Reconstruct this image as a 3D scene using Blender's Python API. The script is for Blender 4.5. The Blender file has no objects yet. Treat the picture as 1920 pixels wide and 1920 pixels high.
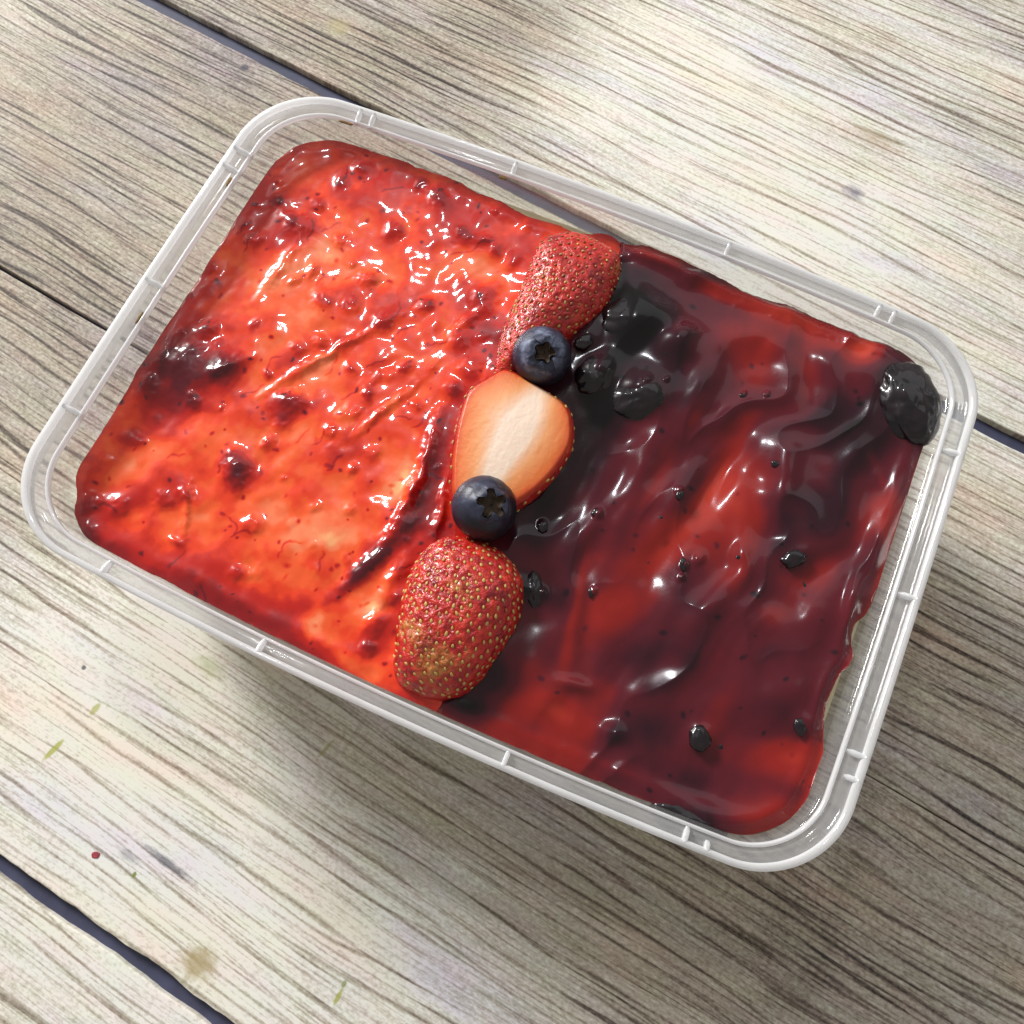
import bpy, bmesh, math, random
import numpy as np
from mathutils import Vector, Matrix

# ------------------------------------------------------------------ camera, world, lights, exposure
S = bpy.context.scene
COL = S.collection
random.seed(7)
RNG = np.random.default_rng(11)

CAM_LOC = (0.02927, -0.0691, 0.22134)
CAM_ROT = (0.32161, -0.01072, 0.41956)
FOC = 0.9
cam_d = bpy.data.cameras.new('camera')
cam = bpy.data.objects.new('camera', cam_d)
COL.objects.link(cam)
cam.location = CAM_LOC
cam.rotation_euler = CAM_ROT
cam_d.sensor_width = 36.0
cam_d.lens = 36.0 * FOC
cam_d.clip_start = 0.005
cam_d.clip_end = 20
S.camera = cam

W = bpy.data.worlds.new('World')
S.world = W
W.use_nodes = True
W.node_tree.nodes['Background'].inputs[0].default_value = (1.0, 0.95, 0.87, 1)
W.node_tree.nodes['Background'].inputs[1].default_value = 0.33


def area(name, loc, target, sx, sy, power, color):
    d = bpy.data.lights.new(name, 'AREA')
    d.shape = 'RECTANGLE'
    d.size, d.size_y = sx, sy
    d.energy = power
    d.color = color
    o = bpy.data.objects.new(name, d)
    COL.objects.link(o)
    o.location = loc
    o.rotation_euler = (Vector(target) - Vector(loc)).to_track_quat('-Z', 'Y').to_euler()
    return o


KEY = Vector((-0.078, 0.036, 0.045)).normalized()
area('window_lamp', KEY * 1.5, (0, 0, 0.03), 0.40, 0.30, 29.0, (1.0, 0.985, 0.955))
area('ceiling_lamp', (0.10, 1.10, 1.10), (0, 0, 0.04), 1.5, 0.85, 2.6, (0.93, 0.96, 1.0))
area('bulb_lamp', (-0.42, 0.62, 1.25), (0.0, 0.0, 0.04), 0.09, 0.05, 2.3, (0.93, 0.96, 1.0))

S.view_settings.view_transform = 'Standard'
S.view_settings.look = 'None'
S.view_settings.exposure = 0.0
S.view_settings.gamma = 1.0
S.cycles.transparent_max_bounces = 24
S.cycles.max_bounces = 10
S.cycles.sample_clamp_indirect = 6.0

# ------------------------------------------------------------------ helpers
def rotm(rx, ry, rz):
    c, s = math.cos, math.sin
    X = np.array([[1, 0, 0], [0, c(rx), -s(rx)], [0, s(rx), c(rx)]])
    Y = np.array([[c(ry), 0, s(ry)], [0, 1, 0], [-s(ry), 0, c(ry)]])
    Z = np.array([[c(rz), -s(rz), 0], [s(rz), c(rz), 0], [0, 0, 1]])
    return Z @ Y @ X


RC = rotm(*CAM_ROT)


def at(px, py, z):
    """a point of the photograph (1920 px frame) put on the horizontal plane of height z"""
    d = RC @ np.array([(px - 960) / (FOC * 1920), -(py - 960) / (FOC * 1920), -1.0])
    t = (z - CAM_LOC[2]) / d[2]
    return np.array(CAM_LOC) + d * t


def _hash(ix, iy, seed):
    h = (ix.astype(np.int64) * 374761393 + iy.astype(np.int64) * 668265263 + seed * 974634777) & 0xFFFFFFFF
    h = ((h ^ (h >> 13)) * 1274126177) & 0xFFFFFFFF
    return ((h ^ (h >> 16)) & 0xFFFF) / 65535.0


def perlin(x, y, seed=0):
    x0 = np.floor(x); y0 = np.floor(y)
    fx = x - x0; fy = y - y0
    u = fx * fx * fx * (fx * (fx * 6 - 15) + 10)
    v = fy * fy * fy * (fy * (fy * 6 - 15) + 10)
    def g(ix, iy, dx, dy):
        a = _hash(ix, iy, seed) * 2 * np.pi
        return np.cos(a) * dx + np.sin(a) * dy
    n00 = g(x0, y0, fx, fy); n10 = g(x0 + 1, y0, fx - 1, fy)
    n01 = g(x0, y0 + 1, fx, fy - 1); n11 = g(x0 + 1, y0 + 1, fx - 1, fy - 1)
    return ((n00 * (1 - u) + n10 * u) * (1 - v) + (n01 * (1 - u) + n11 * u) * v) * 1.5


def fbm(x, y, seed=0, octv=4, gain=0.5):
    s = np.zeros_like(x); a = 1.0; tot = 0
    for i in range(octv):
        s += a * perlin(x * 2 ** i + 17.3 * i, y * 2 ** i - 9.1 * i, seed + i)
        tot += a; a *= gain
    return s / tot


def smooth(e0, e1, x):
    t = np.clip((x - e0) / (e1 - e0), 0, 1)
    return t * t * (3 - 2 * t)


def tag(o, label=None, cat=None, group=None, kind=None):
    if label: o['label'] = label
    if cat: o['category'] = cat
    if group: o['group'] = group
    if kind: o['kind'] = kind
    return o


def empty(name, loc=(0, 0, 0)):
    o = bpy.data.objects.new(name, None)
    COL.objects.link(o)
    o.location = loc
    o.empty_display_size = 0.01
    return o


def mesh_obj(name, verts, faces, mat=None, parent=None, shade=True, attrs=None):
    m = bpy.data.meshes.new(name)
    if isinstance(verts, np.ndarray) and isinstance(faces, np.ndarray) and faces.ndim == 2:
        nv, nf, k = len(verts), len(faces), faces.shape[1]
        m.vertices.add(nv)
        m.vertices.foreach_set('co', verts.astype(np.float32).ravel())
        m.loops.add(nf * k)
        m.loops.foreach_set('vertex_index', faces.astype(np.int32).ravel())
        m.polygons.add(nf)
        m.polygons.foreach_set('loop_start', np.arange(0, nf * k, k, dtype=np.int32))
        m.polygons.foreach_set('loop_total', np.full(nf, k, dtype=np.int32))
        m.update(calc_edges=True)
    else:
        m.from_pydata([tuple(v) for v in verts], [], [tuple(f) for f in faces])
    if attrs:
        for k_, arr in attrs.items():
            a = m.attributes.new(k_, 'FLOAT', 'POINT')
            a.data.foreach_set('value', np.asarray(arr, dtype=np.float32))
    if shade:
        m.polygons.foreach_set('use_smooth', np.ones(len(m.polygons), dtype=bool))
    m.validate()
    o = bpy.data.objects.new(name, m)
    COL.objects.link(o)
    if mat: m.materials.append(mat)
    if parent: o.parent = parent
    return o


def share(name, mesh, parent=None):
    o = bpy.data.objects.new(name, mesh)
    COL.objects.link(o)
    if parent: o.parent = parent
    return o


# ------------------------------------------------------------------ node helpers
class NT:
    def __init__(self, name):
        self.m = bpy.data.materials.new(name)
        self.m.use_nodes = True
        self.t = self.m.node_tree
        self.b = self.t.nodes['Principled BSDF']
        self.out = self.t.nodes['Material Output']

    def n(self, kind, **kw):
        x = self.t.nodes.new(kind)
        for k, v in kw.items():
            setattr(x, k, v)
        return x

    def link(self, a, b):
        self.t.links.new(a, b)

    def put(self, sock, v):
        if hasattr(v, 'is_output') or isinstance(v, bpy.types.NodeSocket):
            self.link(v, sock)
        else:
            sock.default_value = v

    def math(self, op, a, b=0.0, c=0.0, clamp=False):
        x = self.n('ShaderNodeMath', operation=op, use_clamp=clamp)
        self.put(x.inputs[0], a); self.put(x.inputs[1], b); self.put(x.inputs[2], c)
        return x.outputs[0]

    def noise(self, vec, scale, detail=3, rough=0.5, dist=0.0, w=None):
        x = self.n('ShaderNodeTexNoise')
        if w is not None:
            x.noise_dimensions = '4D'; x.inputs['W'].default_value = w
        if vec is not None: self.link(vec, x.inputs['Vector'])
        x.inputs['Scale'].default_value = scale
        x.inputs['Detail'].default_value = detail
        x.inputs['Roughness'].default_value = rough
        x.inputs['Distortion'].default_value = dist
        return x.outputs['Fac']

    def mapping(self, vec, loc=(0, 0, 0), rot=(0, 0, 0), scale=(1, 1, 1), kind='POINT'):
        x = self.n('ShaderNodeMapping', vector_type=kind)
        self.link(vec, x.inputs['Vector'])
        x.inputs['Location'].default_value = loc
        x.inputs['Rotation'].default_value = rot
        x.inputs['Scale'].default_value = scale
        return x.outputs[0]

    def ramp(self, fac, stops, interp='LINEAR'):
        x = self.n('ShaderNodeValToRGB')
        x.color_ramp.interpolation = interp
        e = x.color_ramp.elements
        while len(e) < len(stops): e.new(0.5)
        for i, (p, c) in enumerate(stops):
            e[i].position = p
            e[i].color = (*c, 1) if len(c) == 3 else c
        self.link(fac, x.inputs[0])
        return x.outputs[0]

    def mix(self, fac, a, b, blend='MIX'):
        x = self.n('ShaderNodeMix', data_type='RGBA', blend_type=blend)
        self.put(x.inputs[0], fac)
        for s, v in ((x.inputs[6], a), (x.inputs[7], b)):
            if isinstance(v, tuple): s.default_value = (*v, 1) if len(v) == 3 else v
            else: self.link(v, s)
        return x.outputs[2]

    def attr(self, name):
        x = self.n('ShaderNodeAttribute', attribute_name=name)
        return x.outputs['Fac']

    def coord(self, which='Object'):
        return self.n('ShaderNodeTexCoord').outputs[which]

    def bump(self, h, strength, dist, normal=None):
        x = self.n('ShaderNodeBump')
        x.inputs['Strength'].default_value = strength
        x.inputs['Distance'].default_value = dist
        self.link(h, x.inputs['Height'])
        if normal is not None: self.link(normal, x.inputs['Normal'])
        return x.outputs[0]

    def set(self, **kw):
        names = dict(color='Base Color', rough='Roughness', spec='Specular IOR Level', coat='Coat Weight',
                     coatr='Coat Roughness', coati='Coat IOR', sss='Subsurface Weight', sssr='Subsurface Radius',
                     ssss='Subsurface Scale', normal='Normal', coatn='Coat Normal', ior='IOR',
                     sheen='Sheen Weight', sheent='Sheen Tint', sheenr='Sheen Roughness', metal='Metallic')
        for k, v in kw.items():
            s = self.b.inputs[names[k]]
            if isinstance(v, tuple) and len(v) == 3 and s.type == 'RGBA': v = (*v, 1)
            self.put(s, v)


# ------------------------------------------------------------------ materials
GRAIN_ROT = math.radians(-7.0)
GD = np.array([math.cos(GRAIN_ROT), math.sin(GRAIN_ROT)])
GN = np.array([-math.sin(GRAIN_ROT), math.cos(GRAIN_ROT)])


def wood_material():
    k = NT('weathered_wood_print')
    co = k.coord('Object')
    # the print is drawn along the boards: u along the grain, v across
    uv = k.mapping(co, rot=(0, 0, -GRAIN_ROT))
    # slow wander of the grain direction
    w1 = k.noise(k.mapping(uv, scale=(5, 9, 1)), 1.0, 2)
    w2 = k.noise(k.mapping(uv, scale=(22, 60, 1)), 1.0, 2)
    off = k.math('ADD', k.math('MULTIPLY', k.math('SUBTRACT', w1, 0.5), 0.010),
                 k.math('MULTIPLY', k.math('SUBTRACT', w2, 0.5), 0.0013))
    cx = k.n('ShaderNodeCombineXYZ')
    k.link(off, cx.inputs[1])
    va = k.n('ShaderNodeVectorMath', operation='ADD')
    k.link(uv, va.inputs[0]); k.link(cx.outputs[0], va.inputs[1])
    g = va.outputs[0]
    # three scales of grain
    broad = k.noise(k.mapping(g, scale=(8, 110, 1)), 1.0, 3, 0.55)
    mid = k.noise(k.mapping(g, scale=(30, 480, 1)), 1.0, 3, 0.6)
    fine = k.noise(k.mapping(g, scale=(70, 1250, 1)), 1.0, 3, 0.65)
    weave = k.noise(k.mapping(g, scale=(900, 1500, 1)), 1.0, 2, 0.6)
    fleck = k.noise(k.mapping(g, scale=(420, 760, 1)), 1.0, 3, 0.7)
    sg = k.n('ShaderNodeSeparateXYZ'); k.link(g, sg.inputs[0])

    def grain_lines(freq, wander, wid, ulen, lo, off):
        # thin printed grain lines: each line keeps its width and fades in and out along its length
        wn = k.noise(k.mapping(g, loc=(off, off * 0.7, 0), scale=(10, freq * 0.16, 1)), 1.0, 2, 0.5)
        ph = k.math('ADD', k.math('MULTIPLY', sg.outputs[1], freq), k.math('MULTIPLY', wn, wander))
        fr_ = k.math('FRACT', ph); fl = k.math('FLOOR', ph)
        d = k.math('MULTIPLY', k.math('ABSOLUTE', k.math('SUBTRACT', fr_, 0.5)), 1.0)
        cb = k.n('ShaderNodeCombineXYZ')
        k.link(k.math('MULTIPLY', sg.outputs[0], ulen), cb.inputs[0]); k.link(k.math('MULTIPLY', fl, 3.17), cb.inputs[1])
        st = k.noise(cb.outputs[0], 1.0, 3, 0.65)
        st = k.math('MULTIPLY', k.math('SUBTRACT', st, lo), 4.5, clamp=True)
        ln = k.math('SUBTRACT', 1.0, k.math('DIVIDE', d, k.math('ADD', 0.02, k.math('MULTIPLY', st, wid))), clamp=True)
        return k.math('MULTIPLY', ln, st)
    crease = k.math('ADD', grain_lines(330, 3.2, 0.21, 18, 0.37, 1.3), k.math('ADD', k.math('MULTIPLY', grain_lines(190, 2.6, 0.11, 11, 0.42, 4.1), 1.2),
                    k.math('MULTIPLY', grain_lines(760, 3.6, 0.26, 40, 0.40, 7.7), 0.65)), clamp=True)
    big = k.noise(k.mapping(uv, loc=(1.7, 0.4, 0), scale=(6, 12, 1)), 1.0, 3, 0.55)
    patchv = k.attr('print_light_tone')           # pale / dark areas of the printed boards, with light falloff painted in
    val = k.math('ADD', k.math('MULTIPLY', broad, 0.16), k.math('MULTIPLY', mid, 0.24))
    val = k.math('ADD', val, k.math('MULTIPLY', fine, 0.34))
    val = k.math('ADD', val, k.math('MULTIPLY', fleck, 0.42))
    val = k.math('ADD', val, k.math('MULTIPLY', weave, 0.50))
    val = k.math('ADD', val, k.math('MULTIPLY', k.math('SUBTRACT', big, 0.5), 0.48))
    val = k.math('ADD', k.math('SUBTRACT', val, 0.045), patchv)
    val = k.math('SUBTRACT', val, k.math('MULTIPLY', crease, k.math('ADD', 0.17, k.math('MULTIPLY', fleck, 0.42))))
    base = k.ramp(val, [(0.24, (0.050, 0.042, 0.040)), (0.48, (0.215, 0.180, 0.152)), (0.64, (0.40, 0.355, 0.30)),
                        (0.82, (0.60, 0.57, 0.51)), (1.0, (0.84, 0.83, 0.79))])
    hue1 = k.noise(k.mapping(uv, loc=(4, 4, 0), scale=(16, 45, 1)), 1.0, 3, 0.6)
    tint = k.ramp(hue1, [(0.30, (0.93, 0.91, 1.06)), (0.44, (1, 1, 1)), (0.58, (1.03, 1.0, 0.94)), (0.72, (1.09, 0.96, 0.87))])
    col = k.mix(1.0, base, tint, 'MULTIPLY')
    hue2 = k.noise(k.mapping(uv, loc=(8, 2, 0), scale=(70, 200, 1)), 1.0, 2, 0.6)
    tint2 = k.ramp(hue2, [(0.32, (1.03, 0.97, 1.0)), (0.5, (1, 1, 1)), (0.68, (0.98, 1.02, 0.97))])
    col = k.mix(1.0, col, tint2, 'MULTIPLY')

    def stain(col, px, py, la, lb, ang, color, amt, soft=0.5):
        c = at(px, py, 0)
        v = k.mapping(co, loc=(float(c[0]), float(c[1]), 0), rot=(0, 0, math.radians(ang)),
                      scale=(la, lb, 1), kind='TEXTURE')
        ln = k.n('ShaderNodeVectorMath', operation='LENGTH')
        sep = k.n('ShaderNodeSeparateXYZ'); k.link(v, sep.inputs[0])
        cb = k.n('ShaderNodeCombineXYZ'); k.link(sep.outputs[0], cb.inputs[0]); k.link(sep.outputs[1], cb.inputs[1])
        k.link(cb.outputs[0], ln.inputs[0])
        r = k.math('ADD', ln.outputs['Value'], k.math('MULTIPLY', k.math('SUBTRACT', fleck, 0.5), 1.6 * soft))
        f = k.math('MULTIPLY', k.math('DIVIDE', k.math('SUBTRACT', 1.0, r), soft, clamp=True), amt)
        return k.mix(f, col, color)
    col = stain(col, 372, 1805, 0.0052, 0.0044, 10, (0.42, 0.33, 0.15), 0.75, 0.6)
    col = stain(col, 100, 1406, 0.0036, 0.0008, 73, (0.42, 0.44, 0.06), 0.8, 0.35)
    col = stain(col, 179, 1329, 0.0019, 0.0009, 75, (0.42, 0.44, 0.07), 0.7, 0.4)
    col = stain(col, 634, 1869, 0.0022, 0.0006, 85, (0.38, 0.40, 0.05), 0.8, 0.4)
    col = stain(col, 645, 1845, 0.0009, 0.0006, 85, (0.20, 0.26, 0.05), 0.7, 0.4)
    col = stain(col, 252, 1640, 0.0008, 0.0005, 90, (0.20, 0.26, 0.04), 0.9, 0.4)
    col = stain(col, 314, 1618, 0.0090, 0.0012, -9, (0.10, 0.10, 0.13), 0.75, 0.7)
    col = stain(col, 240, 1605, 0.0040, 0.0014, -10, (0.22, 0.22, 0.25), 0.5, 0.7)
    col = stain(col, 395, 1250, 0.0060, 0.0030, -10, (0.42, 0.45, 0.22), 0.55, 0.8)
    col = stain(col, 157, 1252, 0.0007, 0.0007, 0, (0.12, 0.12, 0.14), 0.9, 0.4)
    col = stain(col, 610, 1405, 0.0030, 0.0006, 75, (0.40, 0.40, 0.10), 0.6, 0.5)
    col = stain(col, 458, 127, 0.0016, 0.0014, 0, (0.06, 0.06, 0.09), 0.8, 0.5)
    col = stain(col, 635, 50, 0.005, 0.004, 0, (0.45, 0.40, 0.22), 0.6, 0.7)
    col = stain(col, 1640, 260, 0.011, 0.004, -8, (0.42, 0.30, 0.15), 0.5, 0.9)
    col = stain(col, 1600, 360, 0.004, 0.003, -8, (0.17, 0.17, 0.24), 0.7, 0.8)
    col = stain(col, 90, 300, 0.016, 0.007, -8, (0.40, 0.28, 0.19), 0.4, 1.0)
    k.set(color=col, rough=0.62, spec=0.22)
    h = k.math('ADD', k.math('MULTIPLY', mid, 0.5), k.math('ADD', k.math('MULTIPLY', weave, 0.6), k.math('MULTIPLY', crease, -0.5)))
    k.set(normal=k.bump(h, 0.35, 0.0002))
    return k.m


def simple(name, color, rough=0.5, spec=0.5, noise_amt=0.15, scale=300, **kw):
    k = NT(name)
    co = k.coord('Object')
    f = k.noise(co, scale, 3)
    c2 = tuple(c * (1 - 2 * noise_amt) for c in color)
    c3 = tuple(min(1, c * (1 + noise_amt)) for c in color)
    k.set(color=k.ramp(f, [(0.3, c2), (0.7, c3)]), rough=rough, spec=spec, **kw)
    return k.m


def plastic(name, milk, tint=(0.93, 0.94, 0.96)):
    """clear polypropylene: mostly see-through, slightly milky, glossy by Fresnel"""
    k = NT(name)
    co = k.coord('Object')
    tr = k.n('ShaderNodeBsdfTransparent'); tr.inputs[0].default_value = (0.975, 0.98, 0.985, 1)
    df = k.n('ShaderNodeBsdfDiffuse'); df.inputs[0].default_value = (*tint, 1)
    tl = k.n('ShaderNodeBsdfTranslucent'); tl.inputs[0].default_value = (*tint, 1)
    gl = k.n('ShaderNodeBsdfGlossy'); gl.inputs['Roughness'].default_value = 0.07
    mk = k.n('ShaderNodeMixShader'); mk.inputs[0].default_value = 0.5
    k.link(df.outputs[0], mk.inputs[1]); k.link(tl.outputs[0], mk.inputs[2])
    lw = k.n('ShaderNodeLayerWeight'); lw.inputs['Blend'].default_value = 0.35
    lw2 = k.n('ShaderNodeLayerWeight'); lw2.inputs['Blend'].default_value = 0.5
    cloud = k.noise(co, 120, 3)
    f = k.math('MULTIPLY', k.math('ADD', 0.7, k.math('MULTIPLY', cloud, 0.6)), milk)
    f = k.math('ADD', f, k.math('MULTIPLY', lw.outputs['Facing'], milk * 0.8), clamp=True)
    m1 = k.n('ShaderNodeMixShader')
    k.link(f, m1.inputs[0]); k.link(tr.outputs[0], m1.inputs[1]); k.link(mk.outputs[0], m1.inputs[2])
    fr = k.math('ADD', 0.055, k.math('MULTIPLY', k.math('POWER', lw2.outputs['Facing'], 4.0), 0.35))
    m2 = k.n('ShaderNodeMixShader')
    k.link(fr, m2.inputs[0]); k.link(m1.outputs[0], m2.inputs[1]); k.link(gl.outputs[0], m2.inputs[2])
    k.link(m2.outputs[0], k.out.inputs['Surface'])
    return k.m


def jam_material(name, stops, attr, rough, grain, spec, coat, coatr):
    k = NT(name)
    co = k.coord('Object')
    t = k.attr(attr)
    n1 = k.noise(co, grain, 4, 0.6)
    tt = k.math('ADD', t, k.math('MULTIPLY', k.math('SUBTRACT', n1, 0.5), 0.16))
    col = k.ramp(tt, stops, 'EASE')
    fine = k.noise(co, 1400, 2)
    bn = k.bump(fine, 0.10, 0.0001)
    k.set(color=col, rough=rough, spec=spec, coat=coat, coatr=coatr, coati=1.42, normal=bn)
    return k.m


M_WOOD = wood_material()
M_GAP = simple('dark_joint', (0.060, 0.064, 0.115), 0.6, 0.3, 0.12, 200)
M_CLEAR = plastic('clear_plastic', 0.085)
M_RIM = plastic('rim_plastic', 0.27, (0.97, 0.98, 1.0))
M_LIP = plastic('thick_rim_plastic', 0.80, (0.98, 0.985, 1.0))
M_CREAM = simple('cream', (0.80, 0.70, 0.46), 0.45, 0.4, 0.08, 150)
M_SJAM = jam_material('strawberry_jam', [(0.0, (0.96, 0.44, 0.19)), (0.15, (0.93, 0.23, 0.10)), (0.36, (0.88, 0.105, 0.024)), (0.50, (0.79, 0.048, 0.012)),
                                         (0.66, (0.50, 0.012, 0.007)), (0.84, (0.25, 0.005, 0.008)), (1.0, (0.10, 0.005, 0.012))],
                      'thickness', 0.30, 240, 0.25, 0.9, 0.06)
M_BJAM = jam_material('blueberry_jam', [(0.0, (0.004, 0.003, 0.004)), (0.18, (0.026, 0.006, 0.012)), (0.40, (0.092, 0.009, 0.017)),
                                        (0.68, (0.26, 0.014, 0.012)), (1.0, (0.50, 0.042, 0.022))], 'thinness_shade', 0.22, 60, 0.18, 0.55, 0.10)

# ------------------------------------------------------------------ table of wood-print boards
table = mesh_obj('tabletop', [(-0.60, -0.45, -0.0022), (0.60, -0.45, -0.0022), (0.60, 0.55, -0.0022), (-0.60, 0.55, -0.0022),
                              (-0.60, -0.45, -0.012), (0.60, -0.45, -0.012), (0.60, 0.55, -0.012), (-0.60, 0.55, -0.012)],
                 [(0, 1, 2, 3), (7, 6, 5, 4), (0, 4, 5, 1), (1, 5, 6, 2), (2, 6, 7, 3), (3, 7, 4, 0)], M_GAP, shade=False)
tag(table, 'pale weathered wood plank tabletop with dark joints under the box', 'tabletop', kind='structure')


def print_light_tone(x, y):  # printed tone areas, some painted in to stand for uneven light
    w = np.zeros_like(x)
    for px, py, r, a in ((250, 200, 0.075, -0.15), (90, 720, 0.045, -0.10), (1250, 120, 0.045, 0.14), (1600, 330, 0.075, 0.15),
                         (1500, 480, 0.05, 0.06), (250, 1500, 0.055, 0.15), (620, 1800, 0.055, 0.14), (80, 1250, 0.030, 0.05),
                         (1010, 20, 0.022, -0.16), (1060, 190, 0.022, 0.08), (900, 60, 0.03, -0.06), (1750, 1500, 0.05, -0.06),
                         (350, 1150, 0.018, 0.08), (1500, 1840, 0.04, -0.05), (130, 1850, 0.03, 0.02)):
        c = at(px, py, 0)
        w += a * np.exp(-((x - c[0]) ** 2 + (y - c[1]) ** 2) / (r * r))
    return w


def board(n0, n1, seed, i0, i1, close0=0.0, close1=0.0):
    """one board between two joints; n0 / n1 = across-grain limits, i0 / i1 = edge roughness"""
    nu = 700
    us = np.linspace(-0.50, 0.50, nu)
    vs = np.concatenate([[0, 0.0006, 0.0014, 0.003], np.linspace(0.006, 0.994, 60), [0.997, 0.9986, 0.9994, 1.0]])
    e0 = n0 + i0 * (fbm(us * 25, us * 0 + seed, seed, 5, 0.7) * 1.0)
    e1 = n1 + i1 * (fbm(us * 25, us * 0 + seed + 40.5, seed + 3, 5, 0.7) * 1.0)
    # a joint that closes up towards the right
    e0 = e0 - close0 * smooth(-0.11, 0.05, us); e1 = e1 + close1 * smooth(-0.11, 0.05, us)
    U, V = np.meshgrid(us, vs, indexing='ij')
    N = e0[:, None] + (e1 - e0)[:, None] * V
    wdt = (n1 - n0)
    d = np.minimum(V, 1 - V) * wdt
    Z = -0.0003 * np.exp(-d / 0.00012)
    X = U * GD[0] + N * GN[0]
    Y = U * GD[1] + N * GN[1]
    top = np.stack([X.ravel(), Y.ravel(), Z.ravel()], 1)
    nv = len(vs)
    idx = np.arange(nu * nv).reshape(nu, nv)
    f = np.stack([idx[:-1, :-1].ravel(), idx[1:, :-1].ravel(), idx[1:, 1:].ravel(), idx[:-1, 1:].ravel()], 1)
    # side skirts down to the joint floor
    low = top.copy(); 
    s0 = top[idx[:, 0]].copy(); s0[:, 2] = -0.0024
    s1 = top[idx[:, -1]].copy(); s1[:, 2] = -0.0024
    b0 = len(top); b1 = b0 + nu
    a = np.arange(nu - 1)
    f0 = np.stack([b0 + a, b0 + a + 1, idx[1:, 0], idx[:-1, 0]], 1)
    f1 = np.stack([idx[:-1, -1], idx[1:, -1], b1 + a + 1, b1 + a], 1)
    v = np.concatenate([top, s0, s1]); f = np.concatenate([f, f0, f1])
    return mesh_obj('plank', v, f, M_WOOD, table, attrs={'print_light_tone': print_light_tone(v[:, 0], v[:, 1])})


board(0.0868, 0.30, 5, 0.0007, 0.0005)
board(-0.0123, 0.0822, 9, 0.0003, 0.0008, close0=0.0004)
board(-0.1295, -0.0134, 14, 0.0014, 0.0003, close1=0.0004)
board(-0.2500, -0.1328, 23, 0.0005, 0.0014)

# ------------------------------------------------------------------ plastic container
A, B, R0 = 0.0860, 0.05873, 0.0171
BX, BY = 0.0006, 0.0030
H = 0.0480


def outline(d, n=360, taper=0.0):
    """closed outline of the box inset by d (insets are wider across the short ends)"""
    a, b = A - 1.30 * d - taper, B - d - taper
    r = max(0.004, R0 - 0.9 * d - 0.3 * taper)
    P = []
    seg = n // 8
    for sx, sy, t0 in ((1, 1, 0), (-1, 1, 90), (-1, -1, 180), (1, -1, 270)):
        t = np.radians(np.linspace(t0, t0 + 90, seg + 1))
        P.append(np.stack([sx * (a - r) + r * np.cos(t), sy * (b - r) + r * np.sin(t)], 1))
    Q = []
    for i in range(4):
        Q.append(P[i])
        p, q = P[i][-1], P[(i + 1) % 4][0]
        Q.append(p + (q - p) * np.linspace(0, 1, seg + 1)[1:-1, None])
    Q = np.concatenate(Q)
    k = (1 - np.clip(np.abs(Q[:, 1]) / b, 0, 1) ** 2) * (np.abs(Q[:, 0]) / a) ** 2
    k2 = (1 - np.clip(np.abs(Q[:, 0]) / a, 0, 1) ** 2) * (np.abs(Q[:, 1]) / b) ** 2
    return np.stack([Q[:, 0] + np.sign(Q[:, 0]) * BX * k, Q[:, 1] + np.sign(Q[:, 1]) * BY * k2], 1)


def sweep(name, prof, mat, parent, closed=True):
    rings = [np.column_stack([outline(d, taper=tp), np.full(len(outline(d)), z)]) for d, z, tp in prof]
    n = len(rings[0]); m = len(rings)
    v = np.concatenate(rings)
    idx = np.arange(n * m).reshape(m, n)
    if closed: idx = np.concatenate([idx, idx[:1]])
    nx = np.roll(idx, -1, axis=1)
    f = np.stack([idx[:-1].ravel(), idx[1:].ravel(), nx[1:].ravel(), nx[:-1].ravel()], 1)
    return mesh_obj(name, v, f, mat, parent)


box = empty('food_container')
tag(box, 'clear plastic takeaway container holding the red and purple dessert', 'food container')
JZ = 0.0418        # level of the jam
# outer lip, flange and inner ridge of the rim, then the wall
sweep('rim_lip', [(0.0001, 0.0446, 0), (0.0, 0.0486, 0), (0.00025, 0.0490, 0), (0.0009, 0.0490, 0), (0.0012, 0.0486, 0),
                  (0.0012, 0.0478, 0), (0.0008, 0.0474, 0), (0.0007, 0.0446, 0)], M_LIP, box)
sweep('rim_flange', [(0.0012, 0.0478, 0), (0.0034, 0.0476, 0), (0.0034, 0.0470, 0), (0.0012, 0.0472, 0)], M_RIM, box)
sweep('rim_ridge', [(0.0034, 0.0476, 0), (0.00345, 0.0480, 0), (0.0037, 0.0482, 0), (0.0040, 0.0480, 0), (0.0041, 0.0472, 0),
                    (0.0036, 0.0469, 0)], M_LIP, box)
WALL = [(0.0040, 0.0474, 0), (0.0046, 0.0466, 0), (0.0048, 0.0458, 0), (0.0050, 0.0440, 0), (0.0052, 0.0400, 0.0), (0.0052, 0.0100, 0.004),
        (0.0052, 0.0030, 0.0055), (0.0052, 0.0010, 0.008)]
wall_out = [(d - 0.0006, z - 0.0004 if z > 0.002 else z - 0.0006, tp) for d, z, tp in WALL][::-1]
sweep('container_wall', WALL + wall_out, M_CLEAR, box)
ob = outline(0.0052, taper=0.008)
bv = np.column_stack([ob, np.full(len(ob), 0.0007)])
mesh_obj('container_base', np.concatenate([bv, bv + np.array([0, 0, 0.0006])]),
         [list(range(len(ob)))[::-1], list(range(len(ob), 2 * len(ob)))], M_CLEAR, box, shade=False)

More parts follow.
